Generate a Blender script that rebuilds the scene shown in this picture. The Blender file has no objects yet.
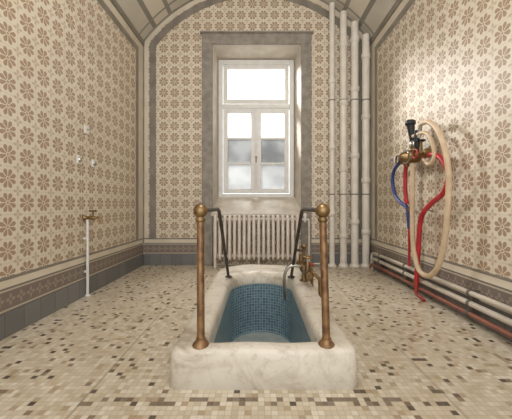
import bpy, bmesh, math, random
from mathutils import Vector, Matrix
random.seed(4)
scene=bpy.context.scene
try:
    scene.view_settings.view_transform='Standard'
    scene.view_settings.look='None'
except Exception: pass

# ---------------------------------------------------------------- materials
def lin(h):
    h=h.lstrip('#'); o=[]
    for i in (0,2,4):
        c=int(h[i:i+2],16)/255
        o.append(c/12.92 if c<=.04045 else ((c+.055)/1.055)**2.4)
    return (o[0],o[1],o[2],1)
class NT:
    def __init__(s,name,rough=.5,metal=0.0,spec=.5):
        s.mat=bpy.data.materials.new(name); s.mat.use_nodes=True
        s.t=s.mat.node_tree; s.b=s.t.nodes['Principled BSDF']
        s.b.inputs['Roughness'].default_value=rough
        s.b.inputs['Metallic'].default_value=metal
        s.b.inputs['Specular IOR Level'].default_value=spec
    def setin(s,sock,v):
        if isinstance(v,bpy.types.NodeSocket): s.t.links.new(v,sock)
        else: sock.default_value=v
    def m(s,op,a,b=None,c=None):
        n=s.t.nodes.new('ShaderNodeMath'); n.operation=op
        s.setin(n.inputs[0],a)
        if b is not None: s.setin(n.inputs[1],b)
        if c is not None: s.setin(n.inputs[2],c)
        return n.outputs[0]
    def mix(s,f,a,b):
        n=s.t.nodes.new('ShaderNodeMix'); n.data_type='RGBA'
        s.setin(n.inputs[0],f)
        s.setin(n.inputs[6],a); s.setin(n.inputs[7],b)
        return n.outputs[2]
    def obj(s):
        n=s.t.nodes.new('ShaderNodeTexCoord'); sp=s.t.nodes.new('ShaderNodeSeparateXYZ')
        s.t.links.new(n.outputs['Object'],sp.inputs[0]); s.co=n.outputs['Object']
        return sp.outputs[0],sp.outputs[1],sp.outputs[2]
    def uv(s):
        n=s.t.nodes.new('ShaderNodeTexCoord'); sp=s.t.nodes.new('ShaderNodeSeparateXYZ')
        s.t.links.new(n.outputs['UV'],sp.inputs[0]); s.co=n.outputs['UV']
        return sp.outputs[0],sp.outputs[1]
    def noise(s,scale,detail=3,rough=.5,dist=0):
        n=s.t.nodes.new('ShaderNodeTexNoise'); n.inputs['Scale'].default_value=scale
        n.inputs['Detail'].default_value=detail; n.inputs['Roughness'].default_value=rough
        n.inputs['Distortion'].default_value=dist
        s.t.links.new(s.co,n.inputs['Vector']); return n.outputs[0]
    def white(s,u,v):
        cb=s.t.nodes.new('ShaderNodeCombineXYZ'); s.setin(cb.inputs[0],u); s.setin(cb.inputs[1],v)
        n=s.t.nodes.new('ShaderNodeTexWhiteNoise'); n.noise_dimensions='2D'
        s.t.links.new(cb.outputs[0],n.inputs['Vector']); return n.outputs['Value']
    def ramp(s,f,stops,const=False):
        n=s.t.nodes.new('ShaderNodeValToRGB'); cr=n.color_ramp
        if const: cr.interpolation='CONSTANT'
        while len(cr.elements)<len(stops): cr.elements.new(.5)
        for e,(p,c) in zip(cr.elements,stops): e.position=p; e.color=c
        s.setin(n.inputs[0],f); return n.outputs[0]
    def col(s,c): s.setin(s.b.inputs['Base Color'],c)
    def bump(s,h,strength=.3,dist=.01):
        n=s.t.nodes.new('ShaderNodeBump'); n.inputs['Strength'].default_value=strength
        n.inputs['Distance'].default_value=dist
        s.setin(n.inputs['Height'],h); s.t.links.new(n.outputs[0],s.b.inputs['Normal'])
def noisy(name,c1,c2,scale=6,rough=.5,metal=0.0,detail=4,lo=.35,hi=.65,bump=0):
    n=NT(name,rough,metal); n.obj(); f=n.noise(scale,detail)
    n.col(n.ramp(f,[(lo,lin(c1)),(hi,lin(c2))]))
    if bump: n.bump(f,bump,.004)
    return n.mat

S=.205
def wall_mat(name,axis,ou=0.0,ov=.41):
    n=NT(name,.42); x,y,z=n.obj(); u=x if axis=='x' else y
    pu=n.m('DIVIDE',n.m('SUBTRACT',u,ou),S); pv=n.m('DIVIDE',n.m('SUBTRACT',z,ov),S)
    def polar(off):
        a=n.m('SUBTRACT',n.m('FRACT',n.m('ADD',pu,off)),.5)
        b=n.m('SUBTRACT',n.m('FRACT',n.m('ADD',pv,off)),.5)
        r=n.m('SQRT',n.m('ADD',n.m('MULTIPLY',a,a),n.m('MULTIPLY',b,b)))
        return a,b,r,n.m('ARCTAN2',b,a)
    a,b,r,th=polar(0)
    p=n.m('ABSOLUTE',n.m('SUBTRACT',n.m('FRACT',n.m('MULTIPLY',th,8/(2*math.pi))),.5))
    tip=n.m('SUBTRACT',.42,n.m('MULTIPLY',n.m('MULTIPLY',p,p),.65))
    m1=n.m('MULTIPLY',n.m('LESS_THAN',p,n.m('ADD',.30,n.m('MULTIPLY',r,.35))),
        n.m('MULTIPLY',n.m('LESS_THAN',r,tip),n.m('GREATER_THAN',r,.09)))
    m1=n.m('MAXIMUM',m1,n.m('LESS_THAN',r,.055))
    a2,b2,r2,th2=polar(.5)
    p2=n.m('ABSOLUTE',n.m('COSINE',n.m('MULTIPLY',th2,2)))
    m2=n.m('MULTIPLY',n.m('LESS_THAN',r2,n.m('MULTIPLY',p2,.22)),n.m('GREATER_THAN',r2,.05))
    ed=n.m('MAXIMUM',n.m('ABSOLUTE',a),n.m('ABSOLUTE',b))
    g=n.m('GREATER_THAN',ed,.488)
    nz=n.noise(1.6,4)
    base=n.ramp(nz,[(.3,lin('#d6cbb6')),(.7,lin('#dfd6c4'))])
    c=n.mix(n.m('MULTIPLY',g,.22),base,lin('#8d7f6c'))
    c=n.mix(n.m('MULTIPLY',m2,.5),c,lin('#a3886d'))
    c=n.mix(n.m('MULTIPLY',m1,.92),c,lin('#9f846a'))
    n.col(c); return n.mat
def border_mat(name,axis):
    n=NT(name,.45); x,y,z=n.obj(); u=x if axis=='x' else y
    pu=n.m('DIVIDE',u,.11)
    a=n.m('SUBTRACT',n.m('FRACT',pu),.5); v=n.m('DIVIDE',n.m('SUBTRACT',z,.305),.12)
    r=n.m('SQRT',n.m('ADD',n.m('MULTIPLY',a,a),n.m('MULTIPLY',v,v)))
    th=n.m('ARCTAN2',v,a)
    m=n.m('LESS_THAN',r,n.m('ADD',.30,n.m('MULTIPLY',n.m('COSINE',n.m('MULTIPLY',th,4)),.14)))
    m=n.m('MULTIPLY',m,n.m('GREATER_THAN',r,.12))
    line=n.m('GREATER_THAN',n.m('ABSOLUTE',n.m('SUBTRACT',z,.305)),.075)
    dark=n.m('GREATER_THAN',n.m('ABSOLUTE',n.m('SUBTRACT',z,.305)),.09)
    c=n.mix(n.m('MULTIPLY',m,.6),lin('#7c7068'),lin('#a89a8a'))
    c=n.mix(line,c,lin('#bdb3a1')); c=n.mix(dark,c,lin('#726c65'))
    n.col(c); return n.mat

M={}
M['wx']=wall_mat('tile_back','x',.0); M['wy']=wall_mat('tile_side','y',.1)
M['bx']=border_mat('border_back','x'); M['by']=border_mat('border_side','y')
M['stripe']=noisy('taupe_tile','#7d766c','#90897e',5,.45)
def base_tile(name,axis):
    n=NT(name,.4); x,y,z=n.obj(); u=x if axis=='x' else y
    f=n.m('FRACT',n.m('DIVIDE',u,.2)); g=n.m('LESS_THAN',f,.03)
    w=n.white(n.m('FLOOR',n.m('DIVIDE',u,.2)),1.0)
    c=n.mix(w,lin('#6a6a69'),lin('#7c7b79')); c=n.mix(g,c,lin('#55534f')); n.col(c); return n.mat
M['gx']=base_tile('skirting_back','x'); M['gy']=base_tile('skirting_side','y')
M['stone']=noisy('window_stone','#857e74','#9c958b',9,.7,bump=.1)
M['reveal']=noisy('reveal_plaster','#bab0a0','#cac1b2',5,.6)
M['plain']=noisy('cream_strip','#cfc5b1','#dad0bc',4,.5)
M['white']=noisy('white_paint','#dddcd8','#e6e5e1',8,.35)
M['pipe']=noisy('cream_pipe_paint','#dcd5c9','#e8e2d7',5,.35)
M['lowpipe']=noisy('dull_pipe_paint','#b9b0a1','#cac1b2',5,.45)
M['rad']=noisy('radiator_enamel','#d8cec2','#e2d9ce',6,.35)
M['sill']=noisy('sill_ceramic','#bdb3a4','#cfc6b8',7,.3)
M['brass']=noisy('aged_brass','#7c664a','#a08660',9,.38,1.0)
M['copper']=noisy('aged_copper','#7a5b45','#a5835f',18,.42,.7)
M['redpipe']=noisy('oxide_red_pipe','#7e4a3a','#935a46',9,.45)
M['iron']=noisy('dark_bronze','#3f3933','#5a5148',12,.5,.4)
M['chrome']=noisy('dull_chrome','#a9a59c','#c6c2b8',12,.28,1.0)
M['black']=noisy('black_rubber','#17171a','#26262a',12,.4)
M['red']=noisy('red_hose','#a5202a','#bf3038',9,.35)
M['blue']=noisy('blue_hose','#27386f','#34488a',9,.35)
M['hose']=noisy('beige_hose','#c5ac8c','#d5be9f',9,.45)
M['redwheel']=noisy('red_enamel','#8f2a22','#a8382d',9,.4)
M['dark']=noisy('dark_clamp','#5b544c','#6b645b',9,.5)
# marble
n=NT('worn_marble',.4); x,y,z=n.obj(); f=n.noise(2.4,9,.7,.6); f2=n.noise(15,6,.7)
c=n.ramp(f,[(.34,lin('#b0a593')),(.43,lin('#d3cabb')),(.5,lin('#dfd8ca')),(.62,lin('#e5ded1'))])
vein=n.m('ABSOLUTE',n.m('SUBTRACT',n.noise(1.7,6,.6,1.0),.5))
c=n.mix(n.ramp(vein,[(0,(.18,.18,.18,1)),(.018,(0,0,0,1))]),c,lin('#8d8474'))
c=n.mix(n.ramp(f2,[(.54,(0,0,0,1)),(.72,(.5,.5,.5,1))]),c,lin('#94856f'))
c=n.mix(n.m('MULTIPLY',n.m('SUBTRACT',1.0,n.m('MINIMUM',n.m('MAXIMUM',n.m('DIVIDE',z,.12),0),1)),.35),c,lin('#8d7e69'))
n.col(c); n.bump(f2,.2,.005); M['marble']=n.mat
# floor mosaic
n=NT('mosaic_floor',.36); x,y,z=n.obj(); T=.0355
pu=n.m('DIVIDE',x,T); pv=n.m('DIVIDE',y,T); iu=n.m('FLOOR',pu); iv=n.m('FLOOR',pv)
w=n.white(iu,iv)
stops=[(0,'#4f463f'),(.03,'#877361'),(.055,'#ad9a7f'),(.12,'#c0b299'),(.26,'#cbbfa9'),(.42,'#d3c9b5'),(.62,'#c9bda7'),(.76,'#dbd3c2'),(.9,'#cfc3ae')]
c=n.ramp(w,[(p,lin(h)) for p,h in stops],True)
w2=n.white(n.m('ADD',iu,71.0),n.m('ADD',iv,33.0))
big=n.ramp(n.noise(.9,3),[(.42,(0,0,0,1)),(.62,(1,1,1,1))])
c=n.mix(n.m('MULTIPLY',n.m('MULTIPLY',big,n.m('LESS_THAN',w2,.14)),.6),c,lin('#9f8b70'))
def band(v,lo,hi): return n.m('MULTIPLY',n.m('GREATER_THAN',v,lo),n.m('LESS_THAN',v,hi))
ring=n.m('MULTIPLY',band(y,1.5975,1.6685),band(x,-1.0,1.08))
c=n.mix(n.m('MULTIPLY',n.m('MULTIPLY',ring,n.m('LESS_THAN',w2,.4)),.85),c,lin('#655547'))
gr=n.m('MAXIMUM',n.m('ABSOLUTE',n.m('SUBTRACT',n.m('FRACT',pu),.5)),n.m('ABSOLUTE',n.m('SUBTRACT',n.m('FRACT',pv),.5)))
gm=n.m('GREATER_THAN',gr,.45)
c=n.mix(n.m('MULTIPLY',gm,.5),c,lin('#938674'))
seam=n.m('MAXIMUM',band(x,-1.0,-.985),band(x,1.08,1.095))
c=n.mix(n.m('MULTIPLY',seam,.5),c,lin('#7d6f5e'))
dirt=n.ramp(n.noise(1.3,5,.6),[(.4,(0,0,0,1)),(.7,(.3,.3,.3,1))]); c=n.mix(dirt,c,lin('#a5967e'))
n.col(c); n.bump(n.m('SUBTRACT',1.0,gm),.15,.002)
n.setin(n.b.inputs['Roughness'],n.m('ADD',.26,n.m('MULTIPLY',w,.2)))
M['floor']=n.mat
# pool mosaic
n=NT('blue_mosaic',.4); u,v=n.uv(); T=.036
pu=n.m('DIVIDE',u,T); pv=n.m('DIVIDE',v,T); w=n.white(n.m('FLOOR',pu),n.m('FLOOR',pv))
c=n.ramp(w,[(0,lin('#47687a')),(.5,lin('#577a8b')),(1,lin('#6c8f9e'))])
gr=n.m('MAXIMUM',n.m('ABSOLUTE',n.m('SUBTRACT',n.m('FRACT',pu),.5)),n.m('ABSOLUTE',n.m('SUBTRACT',n.m('FRACT',pv),.5)))
c=n.mix(n.m('MULTIPLY',n.m('GREATER_THAN',gr,.41),.7),c,lin('#b9c2c2')); n.col(c); M['pool']=n.mat
M['poolfloor']=noisy('pool_floor_tile','#a9b0ac','#bcc3be',9,.5)
# ceiling
n=NT('painted_vault',.7); x,y,z=n.obj()
ax=n.m('ABSOLUTE',n.m('ADD',x,.025))
def ab(v,lo,hi): return n.m('MULTIPLY',n.m('GREATER_THAN',v,lo),n.m('LESS_THAN',v,hi))
c=n.ramp(n.noise(2,4),[(.35,lin('#c4bdaf')),(.65,lin('#d2cbbd'))])
c=n.mix(ab(ax,1.84,1.90),c,lin('#8b877d')); c=n.mix(ab(ax,1.56,1.62),c,lin('#969288'))
c=n.mix(ab(ax,1.62,1.84),c,lin('#d8cfbf')); 
c=n.mix(ab(y,5.13,5.17),c,lin('#969288'))
n.col(c); M['ceil']=n.mat
# glass
def glass(name,frost):
    m=bpy.data.materials.new(name); m.use_nodes=True; t=m.node_tree; t.nodes.clear()
    o=t.nodes.new('ShaderNodeOutputMaterial'); tr=t.nodes.new('ShaderNodeBsdfTransparent')
    gl=t.nodes.new('ShaderNodeBsdfGlossy'); gl.inputs['Roughness'].default_value=.1
    mx=t.nodes.new('ShaderNodeMixShader'); mx.inputs[0].default_value=.06
    t.links.new(gl.outputs[0],mx.inputs[2])
    if frost:
        tl=t.nodes.new('ShaderNodeBsdfTranslucent')
        tc=t.nodes.new('ShaderNodeTexCoord'); nz=t.nodes.new('ShaderNodeTexNoise'); nz.inputs['Scale'].default_value=2.2
        rp=t.nodes.new('ShaderNodeValToRGB'); t.links.new(tc.outputs['Object'],nz.inputs[0]); t.links.new(nz.outputs[0],rp.inputs[0])
        lo,hi=frost
        rp.color_ramp.elements[0].position=.35; rp.color_ramp.elements[0].color=(lo,lo,lo*.98,1)
        rp.color_ramp.elements[1].position=.65; rp.color_ramp.elements[1].color=(hi,hi,hi*.98,1)
        t.links.new(rp.outputs[0],tl.inputs[0])
        m2=t.nodes.new('ShaderNodeMixShader'); m2.inputs[0].default_value=.25
        t.links.new(rp.outputs[0],tr.inputs[0])
        t.links.new(tr.outputs[0],m2.inputs[1]); t.links.new(tl.outputs[0],m2.inputs[2])
        t.links.new(m2.outputs[0],mx.inputs[1])
    else: t.links.new(tr.outputs[0],mx.inputs[1])
    t.links.new(mx.outputs[0],o.inputs[0]); return m
M['glass']=glass('clear_glass',None); M['frost']=glass('frosted_glass',(.27,.42)); M['frost2']=glass('frosted_glass_light',(.46,.58))

# ---------------------------------------------------------------- builder
def catmull(pts,sub=6):
    P=[Vector(p) for p in pts]; P=[2*P[0]-P[1]]+P+[2*P[-1]-P[-2]]; out=[]
    for i in range(1,len(P)-2):
        for k in range(sub):
            t=k/sub; a,b,c,d=P[i-1],P[i],P[i+1],P[i+2]
            out.append(.5*((2*b)+(c-a)*t+(2*a-5*b+4*c-d)*t*t+(3*b-a-3*c+d)*t**3))
    out.append(P[-2]); return out
class B:
    def __init__(s): s.v=[]; s.f=[]; s.mi=[]; s.sm=[]; s.mats=[]; s.uv={}
    def mat(s,k):
        if k not in s.mats: s.mats.append(k)
        return s.mats.index(k)
    def poly(s,vs,faces,k,smooth=False):
        o=len(s.v); s.v+= [tuple(p) for p in vs]; i=s.mat(k)
        for f in faces: s.f.append([o+j for j in f]); s.mi.append(i); s.sm.append(smooth)
    def box(s,x0,x1,y0,y1,z0,z1,k,bev=0.0):
        bm=bmesh.new(); bmesh.ops.create_cube(bm,size=1)
        for v in bm.verts: v.co=Vector(((x0+x1)/2+v.co.x*(x1-x0),(y0+y1)/2+v.co.y*(y1-y0),(z0+z1)/2+v.co.z*(z1-z0)))
        if bev: bmesh.ops.bevel(bm,geom=bm.edges[:],offset=bev,segments=2,affect='EDGES',profile=.5)
        s.add(bm,k,bool(bev) and False)
    def add(s,bm,k,smooth=True):
        bm.verts.index_update(); s.poly([v.co.copy() for v in bm.verts],[[v.index for v in f.verts] for f in bm.faces],k,smooth); bm.free()
    def sphere(s,c,r,k,sc=(1,1,1)):
        bm=bmesh.new(); bmesh.ops.create_uvsphere(bm,u_segments=24,v_segments=14,radius=r)
        for v in bm.verts: v.co=Vector((v.co.x*sc[0],v.co.y*sc[1],v.co.z*sc[2]))+Vector(c)
        s.add(bm,k)
    def tube(s,pts,r,k,seg=14,smooth=0,caps=True):
        P=catmull(pts,smooth) if smooth else [Vector(p) for p in pts]
        R=r if isinstance(r,(list,tuple)) else [r]*len(P)
        T=[]
        for i in range(len(P)):
            a=P[max(i-1,0)]; b=P[min(i+1,len(P)-1)]
            if 0<i<len(P)-1: t=(P[i]-a).normalized()+(b-P[i]).normalized()
            else: t=b-a
            if t.length<1e-7: t=T[-1] if T else Vector((0,0,1))
            T.append(t.normalized())
        up=Vector((0,0,1)) if abs(T[0].z)<.9 else Vector((1,0,0))
        nrm=T[0].cross(up).normalized(); vs=[]
        for i,p in enumerate(P):
            nrm=(nrm-T[i]*nrm.dot(T[i])).normalized(); bi=T[i].cross(nrm)
            for j in range(seg):
                a=2*math.pi*j/seg; vs.append(p+(nrm*math.cos(a)+bi*math.sin(a))*R[i])
        fs=[]
        for i in range(len(P)-1):
            for j in range(seg): 
                q=(j+1)%seg; fs.append([i*seg+j,i*seg+q,(i+1)*seg+q,(i+1)*seg+j])
        s.poly(vs,fs,k,True)
        if caps:
            s.poly(vs[:seg],[list(range(seg))[::-1]],k); s.poly(vs[-seg:],[list(range(seg))],k)
    def lathe(s,c,prof,k,axis='z',seg=24):
        ax={'x':Vector((1,0,0)),'y':Vector((0,1,0)),'z':Vector((0,0,1)),'-x':Vector((-1,0,0))}[axis]
        u=Vector((0,1,0)) if 'x' in axis else Vector((1,0,0)); w=ax.cross(u); vs=[]
        for h,r in prof:
            for j in range(seg):
                a=2*math.pi*j/seg; vs.append(Vector(c)+ax*h+(u*math.cos(a)+w*math.sin(a))*max(r,1e-4))
        fs=[]
        for i in range(len(prof)-1):
            for j in range(seg):
                q=(j+1)%seg; fs.append([i*seg+j,i*seg+q,(i+1)*seg+q,(i+1)*seg+j])
        s.poly(vs,fs,k,True)
        s.poly(vs[:seg],[list(range(seg))[::-1]],k); s.poly(vs[-seg:],[list(range(seg))],k)
    def torus(s,c,R,r,k,axis='z'):
        u,w={'z':(Vector((1,0,0)),Vector((0,1,0))),'x':(Vector((0,1,0)),Vector((0,0,1))),'y':(Vector((1,0,0)),Vector((0,0,1)))}[axis]
        pts=[Vector(c)+(u*math.cos(a)+w*math.sin(a))*R for a in [2*math.pi*i/24 for i in range(25)]]
        s.tube(pts,r,k,seg=8,caps=False)
    def make(s,name):
        me=bpy.data.meshes.new(name); me.from_pydata(s.v,[],s.f); 
        for k in s.mats: me.materials.append(M[k])
        for p,i,sm in zip(me.polygons,s.mi,s.sm): p.material_index=i; p.use_smooth=sm
        me.update(); bm=bmesh.new(); bm.from_mesh(me); bmesh.ops.recalc_face_normals(bm,faces=bm.faces[:]); bm.to_mesh(me); bm.free()
        o=bpy.data.objects.new(name,me); scene.collection.objects.link(o); return o

# ---------------------------------------------------------------- room constants (metres)
XL,XR,YB,YF=-2.12,2.07,5.35,-1.4
XC=(XL+XR)/2; HW=(XR-XL)/2; ZS=4.12; R=2.6; CZ=ZS-math.sqrt(R*R-HW*HW)
def arc(x): return CZ+math.sqrt(R*R-(x-XC)**2)
WX0,WX1,WZ0,WZ1=-.83,.79,.94,4.06
HX0,HX1,HY0,HY1=-.42,.49,1.82,4.0
b=B()
for (x0,x1,y0,y1) in [(XL,HX0,YF,YB),(HX1,XR,YF,YB),(HX0,HX1,YF,HY0),(HX0,HX1,HY1,YB)]:
    b.poly([(x0,y0,0),(x1,y0,0),(x1,y1,0),(x0,y1,0)],[[0,1,2,3]],'floor')
b.make('floor')
for nm,x,s in (('left',XL,-1),('right',XR,1)):
    b=B(); b.box(min(x,x+s*.2),max(x,x+s*.2),YF,YB,0,ZS,'wy'); b.make('wall_'+nm)
b=B()
def q(x0,x1,z0,z1): b.poly([(x0,YB,z0),(x1,YB,z0),(x1,YB,z1),(x0,YB,z1)],[[0,1,2,3]],'wx')
def cols(x0,x1,z0,nn=12):
    for i in range(nn):
        a=x0+(x1-x0)*i/nn; c=x0+(x1-x0)*(i+1)/nn
        b.poly([(a,YB,z0),(c,YB,z0),(c,YB,arc(c)),(a,YB,arc(a))],[[0,1,2,3]],'wx')
cols(XL,WX0,0); cols(WX1,XR,0); cols(WX0,WX1,WZ1); q(WX0,WX1,0,WZ0)
b.make('wall_back')
b=B(); NA=40; a0=math.asin(HW/R); vs=[];fs=[]
for i in range(NA+1):
    a=-a0+2*a0*i/NA
    for y in (YF,YB): vs.append((XC+R*math.sin(a),y,CZ+R*math.cos(a)))
for i in range(NA): fs.append([2*i,2*i+1,2*i+3,2*i+2])
b.poly(vs,fs,'ceil',True); b.make('ceiling')
def frame_strip(o1,o2,y,k,name,zb=.41):
    b=B(); loops=[]
    for o in (o1,o2):
        hw=HW-o; r=R-o; zt=CZ+math.sqrt(r*r-hw*hw); aa=math.asin(hw/r)
        L=[(XC-hw,zb),(XC-hw,zt)]+[(XC+r*math.sin(-aa+2*aa*i/40),CZ+r*math.cos(-aa+2*aa*i/40)) for i in range(1,40)]+[(XC+hw,zt),(XC+hw,zb)]
        loops.append(L)
    n_=len(loops[0]); vs=[(p[0],y,p[1]) for L in loops for p in L]+[(p[0],YB+.01,p[1]) for L in loops for p in L]
    fs=[[i,i+1,n_+i+1,n_+i] for i in range(n_-1)]
    fs+=[[i,i+1,2*n_+i+1,2*n_+i] for i in range(n_-1)]+[[n_+i,n_+i+1,3*n_+i+1,3*n_+i] for i in range(n_-1)]
    b.poly(vs,fs,k); b.make(name)
frame_strip(0,.10,YB-.006,'plain','trim_1')
frame_strip(.12,.24,YB-.008,'stripe','trim_2')
frame_strip(.0,.025,YB-.02,'stripe','trim_3')
i=4
for x,s in ((XL,1),(XR,-1)):
    b=B()
    def sb(y0,y1,z0,z1,t,k): b.box(min(x-s*.01,x+s*t),max(x-s*.01,x+s*t),y0,y1,z0,z1,k)
    sb(YF,YB-.22,3.80,3.90,.007,'stripe'); sb(YB-.32,YB-.22,.50,3.80,.007,'stripe')
    sb(YF,YB-.001,3.90,4.03,.005,'plain'); sb(YB-.22,YB-.001,.50,3.90,.005,'plain')
    sb(YF,YB-.001,4.03,4.12,.03,'stripe')
    sb(YF,YB-.001,.41,.475,.005,'plain'); sb(YF,YB-.001,.475,.50,.007,'stripe')
    b.make('trim_%d'%i); i+=1
for nm,x,s in (('left',XL,1),('right',XR,-1)):
    b=B(); b.box(min(x-s*.01,x+s*.022),max(x-s*.01,x+s*.022),YF,YB-.001,0,.2,'gy',.004)
    b.box(min(x-s*.01,x+s*.01),max(x-s*.01,x+s*.01),YF,YB-.001,.2,.41,'by'); b.make('baseboard_'+nm)
b=B()
for x0,x1 in ((XL+.023,-1.03),(.98,XR-.023)):
    b.box(x0,x1,YB-.022,YB+.01,0,.2,'gx',.004); b.box(x0,x1,YB-.012,YB+.01,.2,.41,'bx')
    b.box(x0,x1,YB-.009,YB+.01,.41,.475,'plain'); b.box(x0,x1,YB-.010,YB+.01,.475,.50,'stripe')
b.make('baseboard_back')
b=B()
b.box(-1.03,WX0,YB-.045,YB+.01,0,WZ1+.0,'stone',.008); b.box(WX1,.98,YB-.045,YB+.01,0,WZ1,'stone',.008)
b.box(-1.03,.98,YB-.045,YB+.01,WZ1,4.25,'stone',.008)
b.box(-1.06,1.01,YB-.07,YB+.01,4.25,4.285,'stone',.008)
b.make('trim_6')
YW=5.8; RX0,RX1,RZ0,RZ1=-.79,.715,1.25,4.0
b=B(); f=[(WX0,YB,WZ0),(WX1,YB,WZ0),(WX1,YB,WZ1),(WX0,YB,WZ1)]; g=[(RX0,YW+.08,RZ0),(RX1,YW+.08,RZ0),(RX1,YW+.08,RZ1),(RX0,YW+.08,RZ1)]
b.poly(f+g,[[1,2,6,5],[2,3,7,6],[3,0,4,7],[0,1,5,4]],'reveal'); b.make('window_reveal')
b=B()
pr=[(YB-.10,.905),(YB-.10,.945),(YB-.06,.965),(YW-.03,1.262),(YW-.03,1.20),(YB-.045,.905)]
vs=[(x,y,z) for x in (WX0-.02,WX1+.02) for y,z in pr]
vs=[(x*(1 if y<YB else .955),y,z) for x,y,z in vs]
nn=len(pr); b.poly(vs,[[i,(i+1)%nn,nn+(i+1)%nn,nn+i] for i in range(nn)]+[list(range(nn))[::-1],list(range(nn,2*nn))],'sill'); b.make('window_sill')
# window
b=B(); y0,y1=YW-.03,YW+.05
def fr(x0,x1,z0,z1,ya=y0,yb=y1,k='white',bv=.008): b.box(x0,x1,ya,yb,z0,z1,k,bv)
fr(RX0,-.70,RZ0,RZ1); fr(.625,RX1,RZ0,RZ1); fr(-.70,.625,3.90,RZ1); fr(-.70,.625,RZ0,1.33)
fr(-.70,.625,3.03,3.11,y0-.02)
def sash(x0,x1,z0,z1,w,rows,ks):
    ya,yb=y0-.015,y0+.035
    fr(x0,x0+w,z0,z1,ya,yb); fr(x1-w,x1,z0,z1,ya,yb); fr(x0+w,x1-w,z1-w,z1,ya,yb); fr(x0+w,x1-w,z0,z0+w,ya,yb)
    h=(z1-z0-2*w)/rows
    for r_ in range(rows):
        a=z0+w+h*r_; 
        if r_: fr(x0+w,x1-w,a-.024,a+.024,ya+.002,yb-.002)
        b.box(x0+w-.005,x1-w+.005,ya+.02,ya+.024,a,a+h,ks[r_])
sash(-.69,.615,3.12,3.89,.085,1,['glass'])
sash(-.69,-.05,1.34,3.02,.09,3,['frost2','frost','glass'])
sash(-.025,.615,1.34,3.02,.09,3,['frost2','frost','glass'])
fr(-.075,.0,1.34,3.02,y0-.035,y0-.01)
b.tube([(-.0375,y0-.05,1.45),(-.0375,y0-.05,2.9)],.008,'white',8)
b.lathe((-.0375,y0-.07,2.05),[(0,.02),(.035,.02)],'brass','y',12)
b.tube([(-.0375,y0-.08,2.05),(-.0375,y0-.085,1.94)],.011,'brass',8)
b.make('window_1')

# ---------------------------------------------------------------- radiator
b=B(); ns=18; x0,x1=-.80,.74; st=(x1-x0)/ns; yr=5.17
for i_ in range(ns):
    xc=x0+st*(i_+.5)
    for dy in (-.055,0,.055):
        b.tube([(xc,yr+dy,.16),(xc,yr+dy,.21),(xc,yr+dy,.84),(xc,yr+dy,.88)],[.022,.030,.030,.023],'rad',8)
    b.tube([(xc,yr-.055,.86),(xc,yr-.04,.893),(xc,yr,.905),(xc,yr+.04,.893),(xc,yr+.055,.86)],.028,'rad',10)
    b.tube([(xc,yr-.055,.19),(xc,yr-.04,.157),(xc,yr,.145),(xc,yr+.04,.157),(xc,yr+.055,.19)],.028,'rad',10)
for z in (.2,.85): b.tube([(x0+.02,yr,z),(x1-.02,yr,z)],.03,'rad',12)
for xx in (x0+st*.5,x1-st*.5,x0+st*(ns/2+.5)):
    for dy in (-.055,.055): b.tube([(xx,yr+dy,.15),(xx,yr+dy*1.15,.0)],[.02,.024],'rad',8)
b.tube([(x1-.02,yr,.85),(.86,yr,.85),(.90,yr,.85),(.91,yr,.80),(.91,yr,.1),(.93,yr,.06),(1.1,yr,.06)],.016,'rad',10)
b.lathe((.84,yr,.80),[(0,.02),(.1,.028),(.13,.036),(.16,.02)],'white','z',14)
b.make('cast_iron_radiator')

# ---------------------------------------------------------------- vertical pipes
b=B()
for k_,(x,r_) in enumerate([(1.34,.048),(1.545,.062),(1.75,.066),(1.95,.066)]):
    yp=YB-.10; zt=arc(x+r_)-.012
    b.tube([(x,yp,0),(x,yp,zt)],r_,'pipe',18)
    zs=[(.95,2.15,3.35),(.55,1.75,2.95,4.0),(.8,2.0,3.2,4.1),(.62,1.55,2.7,3.8)][k_]
    for z in zs: b.lathe((x,yp,z-.05),[(0,r_+.002),(.005,r_+.014),(.085,r_+.014),(.1,r_+.002)],'pipe','z',18)
    for z in (1.3,3.0): b.box(x-.012,x+.012,yp,YB-.001,z-.012,z+.012,'dark'); b.lathe((x,yp,z-.008),[(0,r_+.005),(.016,r_+.005)],'dark','z',18)
    b.lathe((x,yp,0),[(0,r_+.03),(.02,r_+.03),(.05,r_+.008)],'pipe','z',18)
b.make('vertical_pipes')
b=B()
for x,z,r_,k in ((1.985,.285,.024,'lowpipe'),(1.985,.185,.028,'lowpipe'),(1.965,.095,.022,'redpipe')):
    b.tube([(x,YF,z),(x,4.93,z),(x-.01,5.0,z-.01),(x-.015,5.02,z-.07),(x-.015,5.02,0)],r_,k,14)
    for y in (.9,1.9,2.7,3.9,4.7): b.lathe((x,y,z),[(0,r_+.006),(.03,r_+.006)],'dark','y',14)
for y in (.9,1.9,2.7,3.9,4.7): b.box(1.99,XR-.01,y,y+.03,.06,.31,'dark')
b.make('skirting_pipes')

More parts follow.
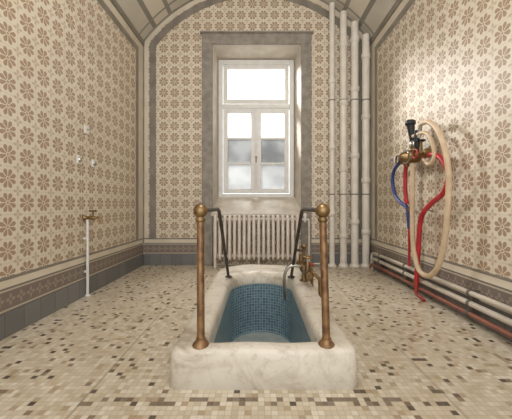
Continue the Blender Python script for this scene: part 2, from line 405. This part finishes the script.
# ---------------------------------------------------------------- sunken bath
def rrect(x0,x1,y0,y1,rf,rb,nc=12,ns_=10):
    pts=[]
    def seg(a,b_): 
        for i in range(ns_): pts.append((a[0]+(b_[0]-a[0])*i/ns_,a[1]+(b_[1]-a[1])*i/ns_))
    def cor(cx,cy,r_,a):
        for i in range(nc): t=a+math.pi/2*i/nc; pts.append((cx+r_*math.cos(t),cy+r_*math.sin(t)))
    seg((x0+rf,y0),(x1-rf,y0)); cor(x1-rf,y0+rf,rf,-math.pi/2)
    seg((x1,y0+rf),(x1,y1-rb)); cor(x1-rb,y1-rb,rb,0)
    seg((x1-rb,y1),(x0+rb,y1)); cor(x0+rb,y1-rb,rb,math.pi/2)
    seg((x0,y1-rb),(x0,y0+rf)); cor(x0+rf,y0+rf,rf,math.pi)
    return pts
out=rrect(-.545,.615,1.735,4.34,.08,.45); inn=rrect(-.33,.40,1.885,3.80,.04,.362)
N=len(out); b=B(); vs=[]; rings=[(-.012,0),(-.004,.10),(0,.165),(.03,.205),(.09,.225),(.25,.232),(.5,.235),(.75,.232),(.88,.224),(.96,.2),(1,.165),(1,.08)]
for t,z in rings:
    for p,q_ in zip(out,inn): 
        wob=.004*math.sin(p[0]*9+p[1]*5)
        vs.append((p[0]+(q_[0]-p[0])*t,p[1]+(q_[1]-p[1])*t,z+(wob if z>.1 else 0)))
fs=[[r_*N+j,r_*N+(j+1)%N,(r_+1)*N+(j+1)%N,(r_+1)*N+j] for r_ in range(len(rings)-1) for j in range(N)]
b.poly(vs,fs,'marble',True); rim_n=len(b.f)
zz=[.085,.0,-.2,-.4,-.53,-.548,-.55]; of=[-.004,-.004,-.004,-.004,-.004,.004,.02]
arcl=[0]
for j in range(N): a=inn[j]; c_=inn[(j+1)%N]; arcl.append(arcl[-1]+math.hypot(c_[0]-a[0],c_[1]-a[1]))
cx,cy=.035,2.87; vs=[]; 
for z,o in zip(zz,of):
    for p in inn:
        dx,dy=p[0]-cx,p[1]-cy; L=math.hypot(dx,dy); vs.append((p[0]-dx/L*o,p[1]-dy/L*o,z))
fs=[]; uvs=[]
for r_ in range(len(zz)-1):
    for j in range(N):
        fs.append([r_*N+j,r_*N+(j+1)%N,(r_+1)*N+(j+1)%N,(r_+1)*N+j]); uvs.append([(arcl[j],zz[r_]),(arcl[j+1],zz[r_]),(arcl[j+1],zz[r_+1]),(arcl[j],zz[r_+1])])
b.poly(vs,fs,'pool',True)
bot=vs[-N:]; b.poly(bot,[list(range(N))],'poolfloor'); uvs.append([(p[0],p[1]) for p in bot])
me=bpy.data.meshes.new('sunken_bathtub'); me.from_pydata(b.v,[],b.f)
for k in b.mats: me.materials.append(M[k])
for p,i_,sm in zip(me.polygons,b.mi,b.sm): p.material_index=i_; p.use_smooth=sm
ul=me.uv_layers.new(name='UVMap')
for fi,p in enumerate(me.polygons):
    if fi>=rim_n:
        for li,uvc in zip(p.loop_indices,uvs[fi-rim_n]): ul.data[li].uv=uvc
me.update(); o=bpy.data.objects.new('sunken_bathtub',me); scene.collection.objects.link(o)

# ---------------------------------------------------------------- handrails
for xb,xt in ((-.358,-.360),(.428,.405)):
    b=B()
    b.lathe((xb,1.815,.225),[(0,.052),(.012,.052),(.022,.045),(.04,.03),(.05,.03)],'copper','z',20)
    P=[(xb,1.815,.27),(xb+(xt-xb)*.5,1.815,.63),(xt,1.815,1.03)]
    b.tube(P,[.0245,.0235,.0225],'copper',18)
    b.lathe((xt,1.815,1.0),[(0,.024),(.008,.031),(.02,.031),(.03,.022),(.04,.022)],'brass','z',20)
    b.sphere((xt,1.815,1.072),.045,'brass')
    b.tube([(xt,1.85,1.072),(xt,2.1,1.072),(xt,2.58,1.07),(xt,2.68,1.05),(xt,2.74,1.0),(xt,3.50,.27),(xt,3.53,.22)],.017,'iron',12)
    b.lathe((xt,3.53,.225),[(0,.045),(.012,.045),(.02,.03)],'iron','z',16)
    b.make('bath_handrail')

# ---------------------------------------------------------------- bath mixer
b=B(); X=.53
b.tube([(X,3.02,.37),(X,3.66,.37)],.036,'brass',16)
for y in (3.02,3.34,3.66): b.lathe((X,y-.03,.37),[(0,.034),(.01,.048),(.05,.048),(.06,.034)],'brass','y',16)
for y,k in ((3.10,'brass'),(3.58,'iron')):
    b.tube([(X,y,.37),(X,y,.50)],[.034,.022],'brass',14)
    b.tube([(X,y,.49),(X,y,.55)],.009,'chrome',8)
    b.torus((X,y,.55),.05,.012,k)
    for a in (0,math.pi/2): b.tube([(X-.05*math.cos(a),y-.05*math.sin(a),.55),(X+.05*math.cos(a),y+.05*math.sin(a),.55)],.007,k,6)
    b.sphere((X,y,.555),.016,'brass')
    b.tube([(X,y,.37),(X+.08,y,.36),(X+.13,y,.31),(X+.135,y,.24),(X+.135,y,0)],.02,'brass',12,smooth=0)
    b.lathe((X+.135,y,0),[(0,.036),(.012,.036),(.02,.02)],'brass','z',14)
b.tube([(X,3.34,.37),(X,3.34,.238)],[.022,.03],'brass',12); b.lathe((X,3.34,.234),[(0,.05),(.015,.05)],'brass','z',16)
b.tube([(X,3.34,.38),(.44,3.34,.41),(.35,3.34,.39),(.31,3.34,.31),(.305,3.34,.2),(.305,3.34,.02)],.018,'chrome',12,smooth=5)
b.tube([(X,3.34,.37),(X,3.34,.62)],.016,'brass',10); b.lathe((X,3.34,.6),[(0,.014),(.01,.03),(.05,.03),(.06,.01)],'brass','z',14)
b.tube([(X+.01,3.3,.45),(X+.10,3.28,.43)],[.014,.018],'redwheel',10)
b.make('bath_mixer_tap')

# ---------------------------------------------------------------- wall tap left
b=B(); xw=XL
b.tube([(xw+.045,3.53,0),(xw+.045,3.53,.93)],.016,'white',12)
b.lathe((xw+.045,3.53,0),[(0,.03),(.015,.03),(.02,.018)],'white','z',14)
for z in (.3,.7): b.box(xw+.001,xw+.045,3.515,3.545,z-.012,z+.012,'white')
b.lathe((xw+.001,3.53,.95),[(0,.035),(.012,.035),(.02,.02),(.07,.02),(.09,.026),(.13,.026),(.15,.016)],'brass','x',16)
b.tube([(xw+.14,3.53,.95),(xw+.18,3.53,.955),(xw+.21,3.53,.93),(xw+.22,3.53,.88)],.015,'brass',12)
b.tube([(xw+.11,3.53,.95),(xw+.11,3.53,1.03)],.012,'brass',10)
b.tube([(xw+.11,3.47,1.035),(xw+.11,3.59,1.035)],[.010,.010],'brass',10); b.sphere((xw+.11,3.47,1.035),.013,'brass'); b.sphere((xw+.11,3.59,1.035),.013,'brass')
b.make('water_tap')
for nm,y,z in (('coat_hook',3.57,2.03),('power_socket',3.42,1.64),('power_socket',3.73,1.64)):
    b=B(); b.box(xw+.001,xw+.018,y-.045,y+.045,z-.05,z+.05,'white',.006)
    if nm=='coat_hook': b.tube([(xw+.015,y,z+.01),(xw+.06,y,z),(xw+.07,y,z+.03)],.008,'chrome',8)
    else:
        b.lathe((xw+.014,y,z),[(0,.034),(.012,.03),(.022,.02)],'chrome','x',16)
    b.make(nm)

# ---------------------------------------------------------------- shower unit on right wall
b=B(); X=1.93; XW=XR-.001
def hp(L,x=X): return [(x+(t[2] if len(t)>2 else 0),t[0],t[1]) for t in L]
for y in (3.42,3.74):
    b.lathe((XW,y,1.70),[(0,.045),(.015,.045),(.025,.022),(.13,.022)],'brass','-x',16)
b.tube([(X,3.30,1.70),(X,3.86,1.70)],.042,'brass',18)
for y in (3.30,3.52,3.70,3.84): b.lathe((X,y-.02,1.70),[(0,.044),(.01,.056),(.04,.056),(.05,.044)],'brass','y',18)
b.lathe((X,3.58,1.70),[(-.05,.05),(0,.085),(.09,.085),(.11,.065),(.16,.055),(.19,.02)],'brass','-x',24)
b.lathe((X-.10,3.58,1.70),[(0,.088),(.012,.088)],'chrome','-x',24)
b.tube([(X,3.58,1.70),(X,3.58,1.98)],[.05,.035],'brass',16)
b.lathe((X,3.58,1.80),[(0,.03),(.01,.058),(.09,.058),(.10,.03)],'chrome','z',16)
b.tube([(X,3.44,1.70),(X,3.44,1.86)],.02,'brass',12); b.torus((X,3.44,1.87),.045,.010,'black')
b.tube([(X-.04,3.44,1.87),(X+.04,3.44,1.87)],.007,'black',6)
b.tube([(X,3.74,1.70),(X,3.74,1.60)],.022,'brass',12)
b.tube([(X,3.36,1.70),(X-.10,3.36,1.70)],.018,'brass',12); b.torus((X-.11,3.36,1.70),.05,.010,'redwheel','x')
b.tube([(X,3.8,1.70),(X-.09,3.8,1.70)],.018,'brass',12); b.torus((X-.10,3.8,1.70),.05,.010,'iron','x')
b.tube([(X-.02,3.58,1.86),(X-.03,3.58,1.95),(X-.04,3.58,2.04),(X-.05,3.58,2.12)],[.028,.034,.042,.05],'black',14)
b.lathe((X-.05,3.58,2.08),[(0,.04),(.02,.062),(.06,.062),(.075,.04)],'black','z',20)
b.tube([(X-.03,3.42,1.90),(X-.03,3.40,2.02),(X-.03,3.36,2.06)],[.02,.024,.018],'chrome',12)
b.tube([(X,3.50,1.74),(X-.03,3.47,1.88),(X-.03,3.47,2.0)],[.03,.034,.026],'black',12)
b.tube(hp([(3.36,1.67),(3.20,1.665),(3.06,1.60),(2.94,1.42),(3.01,1.24),(3.24,1.12),(3.40,1.00),(3.46,.85),(3.49,.56),(3.52,.28),(3.54,.13)]),.028,'red',12,smooth=6)
b.tube(hp([(3.78,1.64),(3.80,1.50),(3.80,1.30),(3.76,1.12)]),.026,'red',12,smooth=5)
b.tube(hp([(3.80,1.66),(3.96,1.68),(4.13,1.60),(4.18,1.44),(4.10,1.25),(3.92,1.13),(3.78,1.08),(3.74,.95),(3.72,.80)],1.94),.024,'blue',12,smooth=6)
b.tube(hp([(3.34,2.05),(3.20,2.02),(3.02,1.85),(2.89,1.52),(2.88,1.15),(2.94,.74),(3.06,.44),(3.25,.31),(3.44,.38),(3.54,.70),(3.55,1.2),(3.54,1.62)],1.89),.028,'hose',12,smooth=6)
b.tube(hp([(3.58,1.95),(3.30,1.93),(3.16,1.78),(3.13,1.62),(3.22,1.56),(3.32,1.62)],1.90),.022,'hose',12,smooth=6)
b.tube([(XW,3.45,1.05),(X,3.45,1.05)],.012,'chrome',8)
b.lathe((XW,3.45,1.05),[(0,.03),(.01,.03)],'chrome','-x',12)
b.tube([(X,3.54,.16),(X,3.54,.03),(X-.04,3.30,.02)],.02,'redwheel',10)
b.lathe((X,3.54,.14),[(0,.03),(.06,.03)],'brass','z',12)
b.tube([(X+.02,3.74,1.05),(X+.02,3.74,.32)],.016,'red',10)
b.lathe((X+.02,3.74,1.03),[(0,.024),(.05,.024)],'brass','z',12)
b.make('shower_mixer_with_hoses')
b=B(); b.box(XR-.02,XR-.001,4.36,4.46,1.75,1.84,'white',.006); b.lathe((XR-.018,4.41,1.795),[(0,.028),(.02,.022)],'chrome','-x',14); b.make('light_switch')

# ---------------------------------------------------------------- camera & light
cam=bpy.data.cameras.new('camera'); co=bpy.data.objects.new('camera',cam); scene.collection.objects.link(co)
co.location=(0,0,1.107); co.rotation_euler=(math.radians(90),0,0)
cam.sensor_width=36; cam.lens=36*290/512; cam.shift_x=-.0039; cam.shift_y=-.0088; cam.clip_start=.02
scene.camera=co
w=bpy.data.worlds.new('overcast'); scene.world=w; w.use_nodes=True
bg=w.node_tree.nodes['Background']; bg.inputs[0].default_value=(.98,.99,1,1); bg.inputs[1].default_value=1.9
def area(name,loc,tgt,sx,sy,e,col):
    l=bpy.data.lights.new(name,'AREA'); l.shape='RECTANGLE'; l.size=sx; l.size_y=sy; l.energy=e; l.color=col
    o=bpy.data.objects.new(name,l); o.location=loc
    o.rotation_euler=(Vector(tgt)-Vector(loc)).to_track_quat('-Z','Y').to_euler(); scene.collection.objects.link(o)
area('window_daylight',(-2.1,7.6,4.7),(2.0,3.5,1.1),1.1,1.1,520,(1,.99,.97))
area('skylight_above_window',(.1,7.4,6.4),(0,4.6,.5),1.8,1.4,420,(1,.99,.98))
l=bpy.data.lights.new('fill_light','POINT'); l.energy=105; l.shadow_soft_size=.35; l.color=(1,.98,.96)  # unseen fill added to brighten walls and vault, not a lamp of the room
o=bpy.data.objects.new('fill_light',l); o.location=(0,1.5,3.75); scene.collection.objects.link(o)
